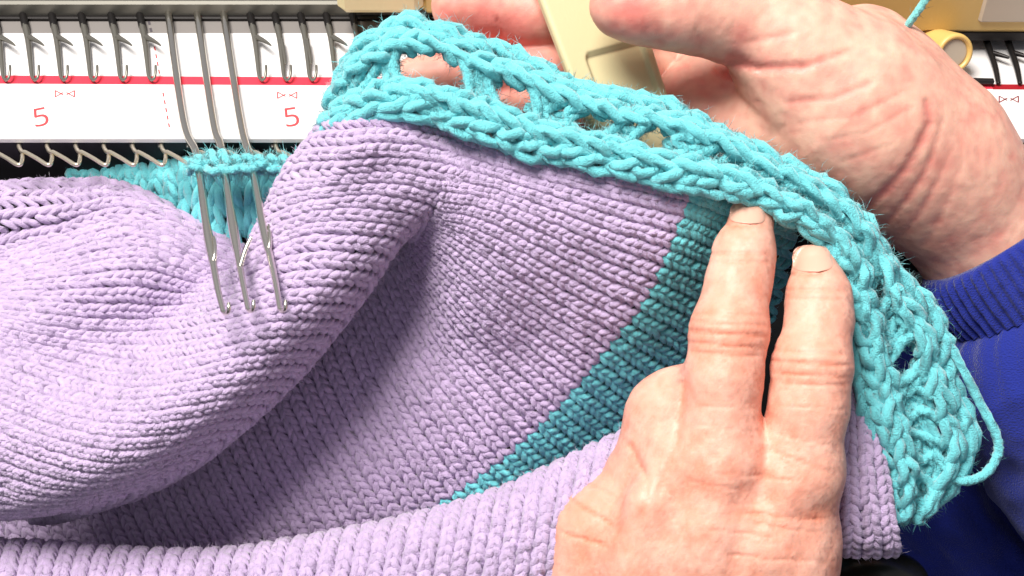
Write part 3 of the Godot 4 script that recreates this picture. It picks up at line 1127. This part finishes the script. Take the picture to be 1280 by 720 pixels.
func build_person():
	var t := thing("person", "person in a blue sweatshirt whose two hands spread the lace edge", "person", P(1240, 520, -20))
	var base := lin(231, 177, 158)
	var red := lin(222, 138, 112)

	# the hand from below: back of the hand, two fingers laid on the knitting
	var h := Body.new()
	h.noise = noise2
	h.rough = 0.16
	h.k_join = 5.0
	chain(h, [[905, 575, 50, 55], [880, 680, 46, 66], [860, 800, 42, 72]], 0)
	chain(h, [[998, 590, 50, 52], [975, 690, 46, 66], [955, 800, 42, 76]], 0)
	chain(h, [[850, 590, 46, 50], [815, 690, 42, 62], [800, 800, 40, 66]], 0)
	chain(h, [[790, 606, 36, 40], [745, 668, 34, 50], [728, 790, 34, 60]], 0)
	h.ks[0] = 9.0
	chain(h, [[938, 279, 42, 29], [930, 318, 46, 37], [924, 350, 48, 39], [911, 415, 52, 48], [905, 470, 53, 47], [898, 570, 52, 52]], 1)
	h.ks[1] = 3.0
	chain(h, [[1019, 334, 42, 29], [1023, 368, 46, 38], [1024, 400, 48, 40], [1015, 458, 52, 49], [1010, 510, 53, 48], [1000, 590, 52, 52]], 2)
	h.ks.resize(3); h.ks[2] = 3.0
	# bent forefinger at the side
	chain(h, [[885, 600, 44, 48], [862, 505, 42, 40], [830, 518, 40, 38], [826, 570, 38, 38], [800, 620, 26, 36]], 0)
	# tendons and veins
	chain(h, [[838, 570, 53, 8], [808, 630, 54.5, 8], [786, 720, 53, 8]], 0)
	for nf in [[936, 282, 20, 22], [1018, 344, 22, 26]]:
		creases(h, [[nf[0] - nf[2], nf[1] - nf[3] - 4, nf[0] - nf[2] * 0.8, nf[1] - 3, 0.45, 0.3], [nf[0] + nf[2], nf[1] - nf[3] - 4, nf[0] + nf[2] * 0.8, nf[1] - 3, 0.45, 0.3], [nf[0] - nf[2] * 0.9, nf[1] - 1, nf[0] + nf[2] * 0.9, nf[1] - 1, 0.5, 0.25]])
	for vn in [[[905, 600, 59, 4], [885, 660, 57, 5], [895, 730, 56, 5]], [[985, 610, 60, 4], [965, 670, 58, 5], [940, 740, 58, 5]], [[930, 650, 58, 3], [955, 690, 58.5, 4], [1000, 740, 58, 4]]]:
		chain(h, vn, 0)
	creases(h, [
		[862, 402, 962, 408, 0.55, 0.2], [858, 414, 964, 421, 0.6, 0.34], [862, 428, 962, 436, 0.5, 0.24], [866, 440, 952, 446, 0.5, 0.22], [866, 392, 955, 394, 0.5, 0.2],
		[888, 316, 970, 318, 0.5, 0.22], [890, 326, 972, 329, 0.5, 0.16],
		[966, 438, 1064, 444, 0.55, 0.26], [962, 452, 1066, 457, 0.6, 0.34], [962, 466, 1064, 472, 0.5, 0.24], [966, 478, 1058, 482, 0.5, 0.22],
		[984, 372, 1066, 376, 0.5, 0.18], [986, 362, 1064, 365, 0.5, 0.14],
		[792, 560, 812, 600, 0.8, 0.35], [812, 600, 800, 660, 0.7, 0.25], [862, 470, 848, 560, 1.0, 0.5], [846, 555, 822, 620, 0.8, 0.25],
		[720, 640, 770, 665, 0.6, 0.35], [705, 680, 760, 690, 0.6, 0.35], [730, 615, 775, 630, 0.5, 0.25],
		[955, 560, 1040, 590, 0.6, 0.2], [900, 590, 1000, 600, 0.5, 0.16], [930, 640, 1030, 650, 0.5, 0.22], [940, 652, 1035, 668, 0.5, 0.2], [880, 660, 960, 668, 0.5, 0.16], [860, 600, 930, 612, 0.5, 0.14], [900, 690, 1020, 700, 0.5, 0.18], [960, 540, 1052, 560, 0.4, 0.12], [860, 505, 950, 512, 0.4, 0.12], [868, 530, 945, 540, 0.4, 0.12], [965, 505, 1060, 512, 0.4, 0.12]])
	var mb := MB.new()
	var spots := [[P(910, 415, 60), 10.0, 0.35], [P(1015, 458, 60), 10.0, 0.35], [P(938, 280, 48), 7.0, 0.25], [P(1020, 335, 48), 7.0, 0.25], [P(870, 600, 60), 8.0, 0.25], [P(960, 640, 60), 12.0, 0.25], [P(745, 665, 45), 12.0, 0.4]]
	h.skin(mb, 0.8, func(p, d): return paint_skin(p, d, base, red, spots))
	var low := commit(mb, "hand", M.skin, t)
	low.set_meta("label", "hand from below laid flat on the knitting, nails showing")
	nail_plate("fingernail", low, h, P(936, 264, 48.2), Vector3(0.06, 1, -0.35), Vector3(0, 0.35, 1), 4.5, 4.0)
	nail_plate("fingernail", low, h, P(1018, 322, 48.6), Vector3(-0.04, 1, -0.3), Vector3(0, 0.3, 1), 4.9, 4.7)

	# the hand from the side: thumb over the tool, ball of the thumb, wrist, forearm
	var u := Body.new()
	u.noise = noise2
	u.rough = 0.14
	u.k_join = 9.0
	u.fine = 0.03
	u.grain = Vector2(1.4, 1.8)
	chain(u, [[1010, 95, 22, 70], [1040, 120, 20, 92], [1090, 160, 16, 98], [1165, 210, 8, 93], [1262, 320, -4, 90], [1330, 420, -6, 92]], 0)
	chain(u, [[1080, 62, 4, 56], [1150, 165, 4, 76]], 0)
	u.ks[0] = 12.0
	chain(u, [[772, 8, 38, 35], [800, 10, 38, 40], [850, 12, 36, 47], [900, 20, 32, 48], [985, 55, 26, 66], [1040, 100, 20, 84]], 1)
	u.ks[1] = 6.0
	# palm and fingers behind the tool
	chain(u, [[1100, 110, 2, 70], [960, 90, -4, 60], [900, 100, -6, 52], [860, 132, 2, 38], [930, 172, 12, 38], [1010, 205, 16, 40]], 2)
	u.ks.resize(6); u.ks[2] = 9.0
	chain(u, [[900, 30, -16, 46], [770, 25, 2, 38], [670, 20, 8, 37], [575, 8, 10, 36]], 3)
	chain(u, [[900, 85, -18, 42], [780, 85, -4, 36], [680, 88, 4, 34], [560, 98, 10, 30], [520, 98, 10, 28]], 4)
	chain(u, [[930, 130, -2, 40], [830, 140, 0, 34], [700, 130, 2, 30], [630, 128, 6, 28]], 5)
	for k in [3, 4, 5]: u.ks[k] = 4.0
	creases(u, [
		[905, 75, 950, 92, 1.3, 0.8, 30], [945, 91, 1000, 92, 1.3, 0.7, 30], [995, 92, 1055, 72, 1.2, 0.4, 30], [925, 62, 985, 50, 1.0, 0.25, 30],
		[975, 132, 1035, 130, 1.0, 0.26, 30], [1030, 130, 1085, 108, 1.0, 0.28, 30], [990, 158, 1060, 152, 0.9, 0.16, 30], [1055, 152, 1115, 122, 0.9, 0.18, 30],
		[1010, 182, 1075, 172, 0.8, 0.14, 30], [1070, 172, 1125, 140, 0.8, 0.14, 30], [1045, 205, 1105, 185, 0.8, 0.12, 30],
		[1145, 128, 1150, 165, 1.5, 0.5, 30], [1149, 160, 1122, 215, 1.5, 0.6, 30], [1124, 212, 1088, 262, 1.4, 0.6, 30],
		[1168, 150, 1150, 215, 1.2, 0.3, 30], [1150, 215, 1118, 280, 1.2, 0.4, 30], [1180, 190, 1145, 290, 1.2, 0.28, 30], [1195, 205, 1170, 310, 1.4, 0.25, 30],
		[620, 18, 632, 50, 0.7, 0.5, 20], [800, 46, 830, 58, 0.6, 0.15, 38], [865, 40, 880, 68, 0.7, 0.2, 38]])
	mb = MB.new()
	var ubase := lin(236, 186, 164)
	var ured := lin(218, 128, 118)
	var uspots := [[P(780, 30, 45), 12.0, 0.7], [P(900, 70, 30), 12.0, 0.5], [P(600, 20, 20), 18.0, 0.6], [P(640, 90, 15), 20.0, 0.4]]
	u.skin(mb, 1.0, func(p, d): return paint_skin(p, d, ubase, ured, uspots))
	var top := commit(mb, "hand", M.skin, t)
	top.set_meta("label", "hand from the side holding the cream tool under its thumb")

	# sleeve: a ribbed cuff and the body of the sweatshirt sleeve
	var c0 := P(1256, 284, 4)
	var ax := (P(1313, 366, 2) - c0).normalized()
	var sx := (P(1280, 265, 4) - P(1165, 345, 4))
	sx = (sx - ax * sx.dot(ax)).normalized()
	var sz := sx.cross(ax).normalized()
	if sz.z < 0: sz = -sz
	var navy := lin(17, 35, 134)
	var rows := []
	var cols := []
	var nl := 34
	var na := 560
	for a in nl:
		var f := a / (nl - 1.0)
		var row := PackedVector3Array()
		var crow := PackedColorArray()
		for s in na + 1:
			var an := TAU * s / na
			var rib := cos(an * 56.0)
			var lip := 1.0 - 1.0 * exp(-f * 26.0)
			var rr := (29.0 + 1.2 * sin(PI * f) + 1.2 * f) * (0.955 + 0.045 * lip) + 0.6 * rib * minf(1.0, f * 10.0)
			var wob := noise.get_noise_2d(cos(an) * 30.0, f * 20.0 + sin(an) * 30.0) * 0.8
			row.append(c0 + ax * (f * 19.5 + wob * 0.8) + sx * cos(an) * (rr + wob) + sz * sin(an) * (rr + wob) * 0.86)
			crow.append(navy)
		rows.append(row); cols.append(crow)
	mb = MB.new()
	var inward := []
	var icol := []
	for q in [[-0.0, 0.9], [3.0, 0.85]]:               # the edge turned in
		var row := PackedVector3Array()
		for s in na + 1:
			var an := TAU * s / na
			row.append(c0 + ax * q[0] + (sx * cos(an) + sz * sin(an) * 0.86) * 29.0 * q[1])
		inward.append(row)
		icol.append(cols[0])
	inward.reverse()
	var all := inward + rows
	mb.grid(all, icol + cols, sx.cross(sz).dot(ax) < 0)
	var arm := MB.new()
	rows = []; cols = []
	nl = 90
	na = 160
	for a in nl:
		var f := a / (nl - 1.0)
		var row := PackedVector3Array()
		var crow := PackedColorArray()
		for s in na + 1:
			var an := TAU * s / na
			var rr := 28.4 + 15.0 * smoothstep(0.0, 0.16, f) + 10.0 * f
			var q := Vector3(cos(an) * 26.0, sin(an) * 26.0, f * 110.0)
			rr += 3.2 * noise.get_noise_3dv(q * 0.45) * smoothstep(0.0, 0.25, f) + 1.0 * cos(an * 26.0 + 3.0 * noise.get_noise_3dv(q)) * exp(-f * 9.0) * smoothstep(0.0, 0.05, f)
			row.append(c0 + ax * (18.6 + f * 115.0 - 4.0 * sin(PI * minf(f * 8.0, 1.0))) + (sx * cos(an) + sz * sin(an) * 0.8) * rr)
			crow.append(navy)
		rows.append(row); cols.append(crow)
	arm.grid(rows, cols, sx.cross(sz).dot(ax) < 0)
	var sleeve := commit(arm, "sleeve", M.sleeve, t)
	commit(mb, "cuff", M.sleeve, sleeve)
	# the front of the sweatshirt behind the lace
	var bd := MB.new()
	rows = []; cols = []
	for a in 60:
		var row := PackedVector3Array()
		var crow := PackedColorArray()
		for s in 60:
			var x := lerpf(1060, 1420, s / 59.0)
			var y := lerpf(380, 860, a / 59.0)
			var p := P(x, y, -42)
			p.z += 7.0 * noise.get_noise_2d(p.x * 0.5 + p.y * 0.3, p.y * 0.35) - 0.006 * pow(p.x - 150.0, 2.0)
			row.append(p)
			crow.append(navy)
		rows.append(row); cols.append(crow)
	bd.grid(rows, cols, true)
	commit(bd, "sweatshirt_front", M.sleeve, t)
